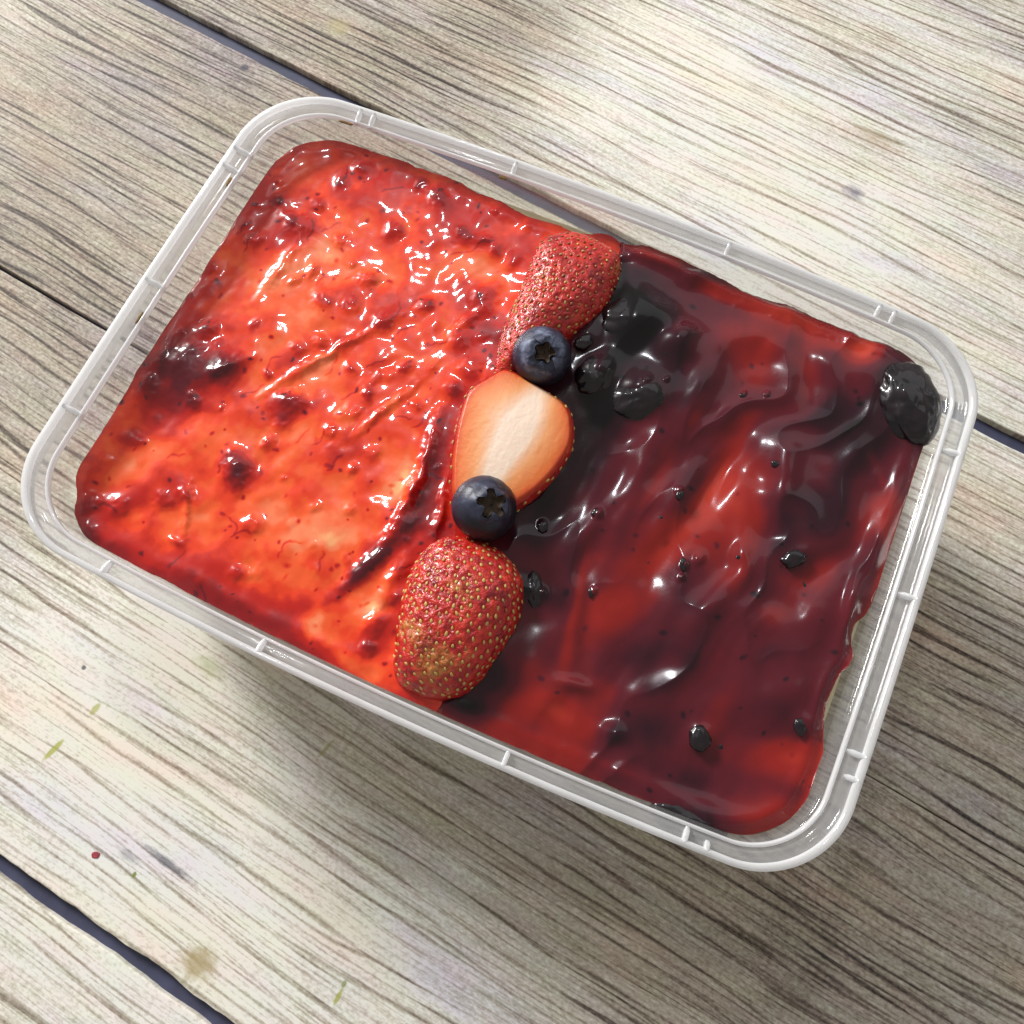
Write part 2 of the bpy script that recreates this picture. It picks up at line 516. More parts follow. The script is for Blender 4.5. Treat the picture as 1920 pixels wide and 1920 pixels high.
OUT = outline(0.0006)
def rib(px, py, length, w=0.0009, h=0.0009):
    p = at(px, py, H)[:2]
    i = int(np.argmin(((OUT - p) ** 2).sum(1)))
    q = OUT[i]
    tng = OUT[(i + 1) % len(OUT)] - OUT[i - 1]; tng /= np.linalg.norm(tng)
    # slide along the outline to the foot of the perpendicular
    q = q + tng * float(np.dot(p - q, tng))
    nin = np.array([-tng[1], tng[0]])
    prof = [(0.0002, 0.04905), (length * 0.35, 0.04905), (length * 0.75, 0.0487), (length, 0.0479)]
    v, f = [], []
    for s, z in prof:
        for sd, zz in ((-0.5, 0.0470), (-0.5, z - 0.0002), (-0.28, z), (0.28, z), (0.5, z - 0.0002), (0.5, 0.0470)):
            c = q + nin * s + tng * sd * w * (1.0 if s < length * 0.9 else 0.8)
            v.append((c[0], c[1], zz))
    for r in range(len(prof) - 1):
        for j in range(5):
            f.append((r * 6 + j, r * 6 + j + 1, r * 6 + 7 + j, r * 6 + 6 + j))
    f.append((0, 1, 2, 3, 4, 5)); f.append(tuple(range((len(prof) - 1) * 6 + 5, (len(prof) - 1) * 6 - 1, -1)))
    return mesh_obj('rim_rib', v, f, M_LIP, box)


for px, py, L in ((421, 312, 0.0042), (449, 283, 0.0045), (276, 526, 0.0042), (122, 763, 0.0042), (672, 222, 0.0036), (699, 226, 0.0036),
                  (967, 312, 0.0030), (1367, 462, 0.0030), (1646, 582, 0.0030), (1672, 598, 0.0030), (1800, 855, 0.0035),
                  (1716, 1125, 0.0035), (1618, 1420, 0.0035), (1600, 1462, 0.0026), (1283, 1574, 0.0030), (1326, 1583, 0.0020),
                  (943, 1436, 0.0032), (484, 1222, 0.0032), (192, 1075, 0.0032)):
    rib(px, py, L)

# ------------------------------------------------------------------ jam fields (millimetre-true height maps)
STEP = 0.00023
gx = np.arange(-0.0855, 0.0855, STEP)
gy = np.arange(-0.0600, 0.0600, STEP)
GX, GY = np.meshgrid(gx, gy, indexing='ij')


def wall_sd(x, y, d=0.00512):
    """signed distance to the inside of the wall at jam level (negative inside)"""
    a, b, r = A - 1.30 * d, B - d, R0 - 0.9 * d
    k = (1 - np.clip(np.abs(y) / b, 0, 1) ** 2)
    k2 = (1 - np.clip(np.abs(x) / a, 0, 1) ** 2)
    xx = np.abs(x) - BX * k * np.clip(np.abs(x) / a, 0, 1) ** 2
    yy = np.abs(y) - BY * k2 * np.clip(np.abs(y) / b, 0, 1) ** 2
    qx, qy = xx - (a - r), yy - (b - r)
    return np.hypot(np.maximum(qx, 0), np.maximum(qy, 0)) + np.minimum(np.maximum(qx, qy), 0) - r


def J(px, py):
    return at(px, py, JZ)[:2]


def img_dir(px, py, ang):
    """direction (on the jam plane) of an image angle, counter-clockwise from image right"""
    p = J(px, py); q = J(px + 20 * math.cos(math.radians(ang)), py - 20 * math.sin(math.radians(ang)))
    d = q - p
    return d / np.linalg.norm(d), np.linalg.norm(d) / 20.0


def blob(px, py, la, lb, ang=0.0, power=2.0, x=None, y=None):
    """soft elongated bump: la / lb = half lengths in photograph pixels, along the image angle and across"""
    x = GX if x is None else x; y = GY if y is None else y
    x = x + WARPX; y = y + WARPY
    p = J(px, py)
    d, s = img_dir(px, py, ang)
    n = np.array([-d[1], d[0]])
    _, s2 = img_dir(px, py, ang + 90)
    u = ((x - p[0]) * d[0] + (y - p[1]) * d[1]) / (la * s)
    v = ((x - p[0]) * n[0] + (y - p[1]) * n[1]) / (lb * s2)
    return np.exp(-(u * u + v * v) ** (power / 2))


WARPX = 0.00090 * fbm(GX * 230, GY * 230, 301, 3, 0.6)
WARPY = 0.00090 * fbm(GX * 230, GY * 230, 409, 3, 0.6)

# dividing line between the two jams, top to bottom of the photograph
DIV = np.array([J(*p) for p in ((1172, 425), (1150, 500), (1105, 590), (1050, 630), (985, 700), (985, 800), (930, 930), (885, 1010),
                                (900, 1120), (900, 1230), (850, 1300), (790, 1350))])


def div_sd(x, y):
    best = np.full(x.shape, 1e9); sign = np.ones(x.shape)
    for p, q in zip(DIV[:-1], DIV[1:]):
        e = q - p
        t = np.clip(((x - p[0]) * e[0] + (y - p[1]) * e[1]) / (e @ e), 0, 1)
        dx, dy = x - (p[0] + e[0] * t), y - (p[1] + e[1] * t)
        d2 = dx * dx + dy * dy
        s = np.sign(e[0] * dy - e[1] * dx)
        m = d2 < best
        best = np.where(m, d2, best); sign = np.where(m, s, sign)
    return np.sqrt(best) * sign        # positive = right of travel (blueberry side) after the flip below


DS = div_sd(GX, GY)
if DS[np.argmin(np.abs(gx - 0.06)), np.argmin(np.abs(gy))] < 0: DS = -DS
DS = DS + 0.0012 * fbm(GX * 180, GY * 180, 77, 3)
WSD = wall_sd(GX, GY)
# streak frame: the spreading strokes run up to the right in the photograph
sd_, _ = img_dir(600, 700, 38)
sn_ = np.array([-sd_[1], sd_[0]])
SU = GX * sd_[0] + GY * sd_[1]
SV = GX * sn_[0] + GY * sn_[1]
wob = 0.006 * fbm(GX * 40, GY * 40, 5, 2)
streak = fbm(SU * 60 + wob * 60, SV * 260 + wob * 200, 31, 4, 0.55)
streak2 = fbm(SU * 50 + wob * 60, SV * 170 + wob * 200, 33, 2, 0.4)
lowf = fbm(GX * 55, GY * 55, 3, 3)
medf = fbm(GX * 150, GY * 150, 8, 3)

# ---- where the jam stops short of the wall
inset = 0.0006 * (fbm(GX * 130, GY * 130, 60, 3) - 0.10)
for px, py, r, a in ((985, 395, 60, 0.0030), (1075, 432, 50, 0.0022), (1165, 478, 26, 0.0022), (1612, 1190, 34, 0.0026), (1568, 1325, 60, 0.0026),
                     (1585, 1270, 30, 0.0010), (138, 925, 30, 0.0014), (1400, 560, 60, 0.0012), (1590, 615, 50, 0.0010), (900, 360, 40, 0.0012)):
    inset = inset + a * blob(px, py, r, r)
inset = inset + 0.0005 * np.clip(fbm(GX * 420, GY * 420, 62, 3), 0, 1) * smooth(0.035, 0.05, GY)
JSD = WSD + np.maximum(inset, 0.0)

# ---- strawberry jam
fin = fbm(GX * 330, GY * 330, 15, 3)
gate = smooth(-0.1, 0.35, fbm(GX * 90, GY * 90, 19, 2))
t = 0.47 + 0.26 * lowf + 0.24 * medf + 0.06 * streak + 0.10 * fin
hS = 0.0008 * lowf + 0.00015 * streak2 + 0.00024 * fbm(GX * 150, GY * 150, 8, 2) + gate * 0.00003 * fbm(GX * 330, GY * 330, 15, 1)
TS = [  # thickness: px, py, la, lb, angle, amount
    (345, 690, 70, 62, 60, 0.75), (320, 765, 55, 40, 60, 0.45), (430, 690, 40, 22, 40, 0.30),
    (210, 1030, 60, 40, -30, 0.40), (330, 1085, 130, 30, -30, 0.40), (470, 1150, 120, 34, -28, 0.45), (580, 1210, 90, 24, -28, 0.30),
    (170, 960, 40, 50, 80, 0.30), (690, 1062, 75, 15, 42, 0.80), (560, 1140, 60, 22, 15, 0.30),
    (900, 590, 60, 34, -50, 0.40), (930, 640, 34, 60, 80, 0.40), (815, 880, 26, 110, -78 + 90, 0.10), (815, 870, 120, 24, 75, 0.48),
    (790, 960, 70, 26, 55, 0.35), (860, 760, 40, 16, 50, 0.35), (770, 1110, 60, 30, 80, 0.30), (700, 1190, 50, 34, 20, 0.30),
    (830, 1000, 60, 30, 20, 0.35), (830, 545, 55, 26, 10, 0.22), (720, 560, 60, 26, -20, 0.15), (700, 460, 50, 26, 10, 0.12),
    (560, 430, 34, 26, 40, 0.35), (420, 700, 30, 22, 30, 0.30), (448, 885, 32, 30, 0, 0.45), (540, 765, 34, 30, 0, 0.35),
    (525, 840, 60, 22, 40, 0.15), (360, 560, 60, 30, 65, 0.25), (480, 380, 60, 40, 50, 0.18), (600, 300, 60, 34, 10, 0.15),
    (870, 437, 30, 24, 0, 0.25), (740, 435, 26, 20, 0, 0.15), (310, 945, 36, 24, 0, 0.15), (640, 345, 20, 24, 0, 0.28),
    (720, 330, 60, 20, -20, 0.18), (850, 385, 90, 22, -22, 0.20), (640, 640, 120, 18, 30, 0.15), (640, 730, 110, 20, 25, 0.10),
    (245, 830, 26, 20, 40, 0.25), (260, 930, 20, 16, 40, 0.25), (1000, 480, 40, 60, 80, 0.05),
    (530, 520, 80, 32, 50, -0.34), (585, 590, 46, 32, 0, -0.34), (620, 1010, 100, 26, 8, -0.52), (585, 1165, 50, 24, 50, -0.48),
    (640, 1230, 70, 20, -40, -0.40), (760, 880, 26, 46, -20, -0.34), (740, 920, 50, 26, 50, -0.30), (490, 960, 50, 40, 0, -0.22),
    (260, 870, 60, 30, 30, -0.28), (340, 830, 60, 30, 30, -0.25), (420, 820, 50, 34, 50, -0.20), (560, 840, 60, 26, 35, -0.15),
    (640, 500, 40, 26, 50, -0.16), (860, 620, 50, 26, 10, -0.10), (890, 500, 60, 30, 20, -0.20), (700, 1130, 50, 20, 60, -0.40),
    (620, 970, 90, 24, 20, -0.30), (480, 650, 70, 26, 30, -0.20), (600, 780, 90, 20, 35, -0.15), (350, 960, 40, 26, 0, -0.15),
    (520, 1080, 60, 26, 10, -0.20), (590, 690, 60, 18, 35, -0.15), (700, 780, 60, 18, 40, -0.12), (600, 470, 60, 26, 40, -0.20),
]
for px, py, la, lb, an, am in TS:
    t = t + am * (0.78 if am < 0 else 1.0) * blob(px, py, la, lb, an)
# thicker, darker gel at the walls
t = t + 0.14 * np.exp(JSD / 0.0010) + 0.07 * np.exp(JSD / 0.006)
t = np.where(t > 0.58, 0.58 + 0.45 * (t - 0.58), t)
t = t + 0.10 * blob(345, 690, 62, 50, 60) + 0.08 * blob(325, 760, 45, 34, 60) + 0.32 * blob(690, 1062, 75, 13, 42) + 0.12 * blob(815, 870, 100, 18, 75)
# fruit pieces under the surface: bump + darker gel
CH = [(560, 425, 24), (600, 385, 12), (420, 700, 26), (446, 870, 30), (440, 905, 22), (545, 755, 30), (525, 790, 18), (255, 825, 18), (310, 940, 20),
      (345, 925, 18), (170, 945, 24), (222, 950, 20), (165, 1000, 20), (690, 520, 20), (660, 570, 18), (740, 432, 18), (870, 440, 22), (905, 450, 16),
      (800, 572, 20), (720, 605, 18), (680, 315, 16), (640, 340, 15), (520, 378, 14), (545, 412, 18), (605, 560, 20), (470, 985, 20), (330, 1015, 14),
      (450, 1075, 20), (730, 1005, 16), (770, 920, 24), (760, 985, 22), (860, 840, 16), (700, 1170, 26), (690, 1215, 18), (820, 370, 24), (790, 345, 14),
      (600, 640, 16), (655, 690, 14), (690, 740, 14), (760, 690, 14), (560, 650, 14), (500, 700, 12), (620, 810, 14), (500, 830, 14), (365, 760, 14),
      (880, 690, 20), (850, 730, 16), (780, 760, 14), (930, 470, 14), (640, 450, 16), (585, 510, 14), (700, 850, 14), (660, 880, 12), (900, 560, 20),
      (390, 620, 18), (330, 680, 26), (280, 730, 22), (860, 640, 18), (480, 450, 14), (400, 500, 18), (740, 1120, 20), (650, 1050, 12)]
for i, (px, py, r) in enumerate(CH):
    a = RNG.uniform(0, 180)
    e = RNG.uniform(0.65, 1.0)
    g = blob(px, py, r, r * e, a, 2.6)
    hS = hS + (0.00010 + 0.000032 * r) * g * RNG.uniform(0.6, 1.1)
    t = t + RNG.uniform(0.08, 0.26) * g
    # wrinkles on the piece
    hS = hS + 0.00020 * g * fbm(GX * 420 + i, GY * 420, 200 + i, 2)
for i in range(90):
    px, py = RNG.uniform(150, 1000), RNG.uniform(270, 1260)
    r = RNG.uniform(5, 13)
    g = blob(px, py, r * RNG.uniform(1, 2.2), r, RNG.uniform(20, 70), 2.4)
    hS = hS + RNG.uniform(0.00008, 0.00034) * g
    t = t + RNG.uniform(-0.08, 0.14) * g
# fine seeds and specks in the gel
for i in range(320):
    px, py = RNG.uniform(140, 1000), RNG.uniform(270, 1280)
    r = RNG.uniform(2.0, 4.2)
    t = t + RNG.uniform(0.15, 0.5) * blob(px, py, r * RNG.uniform(1, 1.7), r, RNG.uniform(0, 180), 3)
# dark fibres
for i in range(46):
    px, py = RNG.uniform(180, 900), RNG.uniform(330, 1180)
    a = RNG.uniform(10, 80)
    for s in range(6):
        t = t + 0.18 * blob(px, py, 5, 1.8, a, 2.5)
        px += 7 * math.cos(math.radians(a)); py -= 7 * math.sin(math.radians(a)); a += RNG.uniform(-35, 35)
# pulled ridges beside the cut fruit
for px, py, la, lb, an, hgt in ((800, 850, 90, 10, 72, 0.0009), (770, 930, 70, 9, 62, 0.0010), (825, 960, 70, 9, 78, 0.0008), (735, 1090, 60, 14, 60, 0.0009),
                                (690, 1062, 78, 17, 42, 0.0011), (640, 650, 110, 7, 28, 0.0005), (560, 700, 100, 7, 30, 0.0004), (880, 600, 50, 9, 35, 0.0007),
                                (760, 1190, 12, 70, 5, 0.0008), (520, 510, 60, 10, 55, 0.0005), (720, 770, 70, 7, 40, 0.0005), (430, 690, 34, 10, 30, 0.0007),
                                (345, 690, 80, 60, 60, 0.0014), (350, 960, 8, 50, 0, 0.0005)):
    hS = hS + hgt * blob(px, py, la, lb, an)

# ---- blueberry jam (softer, rounder forms)
WARPX = 0.0011 * fbm(GX * 70, GY * 70, 501, 2)
WARPY = 0.0011 * fbm(GX * 70, GY * 70, 509, 2)
s = 0.36 + 0.12 * lowf + 0.05 * medf
sb, _ = img_dir(1300, 900, 58)
sbn = np.array([-sb[1], sb[0]])
BU = GX * sb[0] + GY * sb[1]; BV = GX * sbn[0] + GY * sbn[1]
bst = fbm(BU * 24 + wob * 30, BV * 95 + wob * 120, 91, 3, 0.5)
rdg = 1 - np.abs(perlin(BU * 26 + wob * 60 + 4.2, BV * 78 + wob * 130 + 1.7, 93)) * 1.7
rdg = rdg * smooth(-0.5, 0.4, fbm(GX * 28, GY * 28, 97, 2))
s = s + 0.10 * bst - 0.22 * (rdg - 0.45)
hB = 0.0006 * lowf + 0.0003 * bst + 0.0012 * rdg
SB = [  # thinness (red showing), with some shade painted in: px, py, la, lb, angle, amount
    (1250, 1030, 90, 42, 40, 0.48), (1130, 1165, 80, 50, 60, 0.38), (1078, 1130, 120, 13, 80, 0.30), (1180, 1130, 90, 34, 10, 0.22),
    (1385, 905, 70, 44, 50, 0.40), (1340, 905, 95, 13, 58, 0.34), (1420, 960, 60, 40, 70, 0.25), (1240, 900, 100, 26, 60, 0.22),
    (1300, 780, 50, 14, 60, 0.25), (1330, 960, 50, 30, 50, 0.20), (1390, 1070, 60, 18, 70, 0.15), (1120, 1050, 60, 18, 60, 0.15),
    (1662, 975, 34, 48, 0, 0.50), (1690, 1010, 70, 14, 72, 0.45), (1655, 1090, 60, 14, 72, 0.30), (1590, 1290, 80, 16, 72, 0.50),
    (1560, 1410, 60, 18, 74, 0.40), (1520, 1530, 80, 20, 55, 0.40), (1480, 1425, 90, 36, 5, 0.42), (1455, 1525, 70, 34, 20, 0.28),
    (1520, 1470, 40, 10, 0, 0.20), (1350, 1300, 90, 60, 40, 0.12), (1400, 1200, 60, 40, 50, 0.16), (1340, 1330, 90, 26, 60, 0.12),
    (1040, 1340, 110, 32, -22, 0.38), (960, 1240, 40, 60, 60, 0.22), (1000, 1395, 150, 18, -24, 0.30), (1180, 1450, 120, 14, -24, 0.20),
    (950, 1330, 60, 24, -20, 0.20), (1150, 1310, 60, 30, 0, 0.20), (1250, 1250, 40, 26, 30, 0.14), (1420, 1040, 40, 80, 20, 0.10),
    (1215, 480, 70, 22, -20, 0.34), (1290, 515, 60, 20, -28, 0.28), (1410, 572, 90, 16, -20, 0.34), (1500, 610, 80, 18, -22, 0.34),
    (1590, 660, 60, 24, -18, 0.52), (1625, 655, 30, 26, -18, 0.34), (1340, 545, 50, 14, -25, 0.20), (1440, 690, 150, 60, -10, 0.10),
    (1500, 870, 90, 70, 0, 0.10), (1560, 1130, 60, 120, 0, 0.12), (1420, 790, 100, 40, 20, 0.06), (1640, 880, 60, 10, -60, 0.16),
    (1440, 1150, 40, 24, 0, 0.22), (1350, 640, 70, 40, -20, 0.06), (1200, 800, 60, 26, 60, 0.08),
    (1195, 665, 100, 95, 0, -0.40), (1180, 600, 60, 60, 0, -0.25), (1110, 760, 50, 80, 60, -0.30), (1090, 850, 90, 40, 60, -0.28),
    (1030, 940, 60, 26, 50, -0.16), (1600, 830, 60, 60, 0, -0.26), (1560, 780, 80, 50, 0, -0.14), (1230, 1240, 80, 50, 0, -0.22),
    (1250, 1360, 90, 50, 10, -0.18), (1300, 1540, 90, 34, -14, -0.34), (1290, 1460, 80, 40, 0, -0.22), (1330, 1300, 60, 30, 50, -0.12),
    (985, 1110, 24, 50, 80, -0.45), (930, 1260, 40, 80, -30, -0.42), (870, 1320, 50, 20, -20, -0.40), (1000, 1000, 50, 60, 0, -0.10),  # dark spots right of the front strawberry half partly paint its cast shade
    (1480, 1050, 30, 24, 0, -0.15), (1150, 1375, 30, 20, 0, -0.16), (1310, 520, 36, 20, 0, -0.30), (1720, 760, 70, 90, 0, -0.35),
    (1490, 960, 40, 60, 60, -0.10), (1570, 940, 60, 40, 60, -0.10), (1180, 960, 100, 18, 60, -0.05)]
for px, py, la, lb, an, am in SB:
    s = s + am * (0.72 if am > 0 else 1.0) * blob(px, py, la, lb, an)
s = s + 0.10 * blob(1480, 760, 190, 110, -20) + 0.16 * np.exp(JSD / 0.0010)
RB = [  # swirls and lumps of the glossy surface
    (1310, 720, 90, 20, 62, 0.0010), (1190, 920, 110, 20, 64, 0.0011), (1250, 960, 90, 16, 60, 0.0008), (1345, 1125, 90, 18, 45, 0.0011),
    (1395, 1050, 70, 16, 82, 0.0009), (1090, 1000, 70, 18, 50, 0.0010), (1000, 1250, 80, 26, 70, 0.0010), (1080, 1285, 34, 14, -10, 0.0008),
    (1470, 900, 70, 18, 80, 0.0009), (1395, 640, 60, 20, 25, 0.0009), (1235, 590, 90, 20, -42, 0.0008), (1600, 850, 60, 30, 60, 0.0010),
    (1150, 1375, 26, 20, 0, 0.0010), (1030, 1310, 46, 30, 60, 0.0008), (1480, 1300, 70, 40, 40, 0.0007), (1520, 1180, 80, 26, 60, 0.0007),
    (1420, 1520, 50, 34, 20, 0.0007), (1330, 1340, 60, 26, 60, 0.0006), (1560, 690, 90, 26, -20, 0.0005), (1100, 1180, 20, 100, 0, -0.0006),
    (1250, 1030, 100, 22, 45, -0.0008), (1350, 900, 100, 16, 55, -0.0009), (1300, 830, 80, 16, 60, -0.0006), (1440, 1000, 60, 20, 60, -0.0006),
    (1195, 670, 110, 95, 0, 0.0010), (1180, 600, 50, 40, 20, 0.0026), (1262, 650, 40, 38, 0, 0.0026), (1200, 742, 50, 38, 30, 0.0028), (1120, 706, 38, 30, 60, 0.0024),
    (1285, 630, 20, 20, 0, 0.0008), (1100, 635, 24, 20, 0, 0.0012), (1305, 525, 34, 16, 20, 0.0009), (1300, 1535, 95, 34, -16, 0.0015), (1310, 1385, 24, 22, 0, 0.0009),
    (1700, 755, 90, 105, 20, 0.0018), (1490, 1045, 26, 20, 30, 0.0007), (1450, 1170, 40, 30, 20, 0.0005), (1500, 1360, 18, 20, 0, 0.0006),
    (985, 1110, 20, 44, 80, 0.0012), (930, 1260, 30, 80, -35, 0.0009), (1590, 1130, 60, 14, 72, 0.0009), (1585, 1260, 70, 14, 70, 0.0009), (1512, 1500, 50, 12, 70, 0.0009),
    (1545, 1400, 50, 10, 72, 0.0007), (1440, 575, 120, 9, -22, 0.0006), (1620, 645, 60, 10, -22, 0.0006), (1240, 500, 80, 10, -22, 0.0007)]
for px, py, la, lb, an, hgt in RB:
    if 15 <= lb <= 26 and la >= 55 and px < 1570: lb *= 1.5; hgt *= 1.15
    hB = hB + hgt * blob(px, py, la, lb, an)
for px, py, r, hg in ((1275, 928, 9, 0.0006), (1117, 962, 10, 0.0007), (1018, 985, 10, 0.0008), (1283, 1060, 9, 0.0007), (1278, 1085, 7, 0.0007),
                      (1435, 742, 7, 0.0005), (1392, 742, 7, 0.0005), (1110, 1110, 8, 0.0005), (1020, 1112, 8, 0.0006), (1070, 650, 7, 0.0005),
                      (1310, 1050, 14, 0.0004), (1384, 1040, 22, 0.0004), (1215, 725, 9, 0.0004), (1250, 720, 6, 0.0004), (1450, 655, 20, 0.0003)):
    hB = hB + hg * blob(px, py, r, r * 0.75, 60, 2.6)
for i in range(70):
    px, py = RNG.uniform(980, 1680), RNG.uniform(560, 1500)
    r = RNG.uniform(2.5, 5)
    s = s - RNG.uniform(0.1, 0.25) * blob(px, py, r * 1.4, r, RNG.uniform(0, 180), 3)


def edge_roll(sd, lift=0.0006, drop=0.0022, w=0.0016):
    """a plump meniscus that rolls down where the jam ends"""
    inner = np.clip(-sd, 0, 1)
    return lift * np.exp(-((inner - 0.0028) / 0.0016) ** 2) - drop * np.exp(-inner / (w * 0.5))


def jam_mesh(name, sd, h, val, attr, mat, parent, z0, rag):
    sdd = sd + rag
    gxx, gyy = np.gradient(sdd, STEP)
    gl = np.hypot(gxx, gyy) + 1e-9
    X, Y = GX.copy(), GY.copy()
    near = (sdd > 0) & (sdd < STEP * 2.2)
    X[near] -= (sdd * gxx / gl / gl)[near]
    Y[near] -= (sdd * gyy / gl / gl)[near]
    Z = z0 + h
    keep = sdd < STEP * 1.6
    nx, ny = X.shape
    idx = np.arange(nx * ny).reshape(nx, ny)
    fk = keep[:-1, :-1] & keep[1:, :-1] & keep[1:, 1:] & keep[:-1, 1:]
    f = np.stack([idx[:-1, :-1][fk], idx[1:, :-1][fk], idx[1:, 1:][fk], idx[:-1, 1:][fk]], 1)
    used = np.unique(f)
    re = np.full(nx * ny, -1); re[used] = np.arange(len(used))
    v = np.stack([X.ravel(), Y.ravel(), Z.ravel()], 1)[used]
    return mesh_obj(name, v, re[f], mat, parent, attrs={attr: np.clip(val, 0, 1).ravel()[used]})


dessert = empty('layered_dessert', (0, 0, 0))
tag(dessert, 'creamy dessert topped half with red strawberry jam and half with dark blueberry jam', 'dessert')
# cream body under the jam
cr = []
for d, z, tp in ((0.0060, 0.0020, 0.0075), (0.0059, 0.0100, 0.004), (0.0057, 0.0380, 0.0), (0.0057, 0.0400, 0.0), (0.0061, 0.0406, 0.0), (0.0075, 0.0408, 0.0)):
    o = outline(d, taper=tp)
    zz = z + (0.0003 * fbm(o[:, 0] * 120, o[:, 1] * 120, 4, 3) if z > 0.039 else 0)
    cr.append(np.column_stack([o, np.zeros(len(o)) + zz]))
n = len(cr[0]); m = len(cr)
idx = np.arange(n * m).reshape(m, n); nxt = np.roll(idx, -1, axis=1)
fq = np.stack([idx[:-1].ravel(), nxt[:-1].ravel(), nxt[1:].ravel(), idx[1:].ravel()], 1).tolist()
mesh_obj('cream_filling', np.concatenate(cr), fq + [idx[-1].tolist()] + [idx[0].tolist()[::-1]], M_CREAM, dessert)

rag = np.zeros_like(GX)
sdS = np.maximum(JSD, DS - 0.0012)
hS2 = hS + edge_roll(JSD, 0.0002, 0.0003) 
jam_mesh('strawberry_topping', sdS, hS2, t, 'thickness', M_SJAM, dessert, JZ, rag)
sdB = np.maximum(JSD, -DS)
hB2 = hB + edge_roll(JSD, 0.0004, 0.0004) + 0.0006 * smooth(0, 0.0015, DS) - 0.0012 * np.exp(-np.clip(DS, 0, 1) / 0.0004)
jam_mesh('blueberry_topping', sdB, hB2, s, 'thinness_shade', M_BJAM, dessert, JZ, rag)


def height(px, py, blue):
    p = J(px, py)
    i = int(np.clip(round((p[0] - gx[0]) / STEP), 0, len(gx) - 1)); j = int(np.clip(round((p[1] - gy[0]) / STEP), 0, len(gy) - 1))
    return JZ + float((hB2 if blue else hS2)[i, j])


# ------------------------------------------------------------------ whole strawberries (halves lying skin up)
def strawberry_skin(name):
    k = NT(name)
    co = k.coord('Object')
    ripe = k.attr('pale')
    n1 = k.noise(co, 260, 4, 0.65)
    n2 = k.noise(co, 900, 3, 0.6)
    red = k.ramp(n1, [(0.3, (0.22, 0.005, 0.012)), (0.5, (0.52, 0.014, 0.010)), (0.72, (0.70, 0.060, 0.024))])
    pale = k.ramp(n2, [(0.35, (0.34, 0.12, 0.02)), (0.65, (0.52, 0.34, 0.08))])
    f = k.math('ADD', ripe, k.math('MULTIPLY', k.math('SUBTRACT', n1, 0.5), 1.6))
    f = k.math('MULTIPLY', k.math('SUBTRACT', f, 0.35), 2.0, clamp=True)
    col = k.mix(k.math('MULTIPLY', f, 0.85), red, pale)
    k.set(color=col, rough=0.33, spec=0.5, coat=0.30, coatr=0.08, normal=k.bump(k.math('ADD', n2, n1), 0.8, 0.0006), sss=0.12,
          sssr=(0.003, 0.0008, 0.0005), ssss=1.0)
    return k.m


M_SKIN = strawberry_skin('strawberry_skin')
M_SEED = simple('strawberry_seed', (0.66, 0.45, 0.13), 0.4, 0.5, 0.2, 800)
M_SEED_R = simple('reddish_seed', (0.50, 0.17, 0.06), 0.4, 0.5, 0.25, 800)


def seed_mesh(mat):
    bm = bmesh.new()
    bmesh.ops.create_icosphere(bm, subdivisions=2, radius=1.0)
    for v in bm.verts:
        x, y, z = v.co
        w = 1.0 - 0.35 * max(0, x)          # pointed at one end
        v.co = (x * 0.00054, y * 0.00033 * w, z * 0.00023)
    m = bpy.data.meshes.new('seed')
    bm.to_mesh(m); bm.free()
    m.polygons.foreach_set('use_smooth', [True] * len(m.polygons))
    m.materials.append(mat)
    return m


SEED = seed_mesh(M_SEED)
SEED_R = seed_mesh(M_SEED_R)


def in_poly(p, poly):
    c = False
    for i in range(len(poly)):
        a, b = poly[i], poly[i - 1]
        if (a[1] > p[1]) != (b[1] > p[1]) and p[0] < (b[0] - a[0]) * (p[1] - a[1]) / (b[1] - a[1]) + a[0]: c = not c
    return c


def close_curve(pts, n):
    """closed Catmull-Rom through the points, n samples equally spaced in angle about the centre"""
    P = np.array(pts); m = len(P); out = []
    for i in range(m):
        p0, p1, p2, p3 = P[i - 1], P[i], P[(i + 1) % m], P[(i + 2) % m]
        for u in np.linspace(0, 1, 24, endpoint=False):
            out.append(0.5 * ((2 * p1) + (-p0 + p2) * u + (2 * p0 - 5 * p1 + 4 * p2 - p3) * u * u + (-p0 + 3 * p1 - 3 * p2 + p3) * u ** 3))
    out = np.array(out); c = out.mean(0)
    ang = np.arctan2(out[:, 1] - c[1], out[:, 0] - c[0]); rad = np.hypot(*(out - c).T)
    o = np.argsort(ang); ang, rad = ang[o], rad[o]
    th = np.linspace(-np.pi, np.pi, n, endpoint=False)
    rr = np.interp(th, np.concatenate([ang - 2 * np.pi, ang, ang + 2 * np.pi]), np.concatenate([rad, rad, rad]))
    return c, th, rr


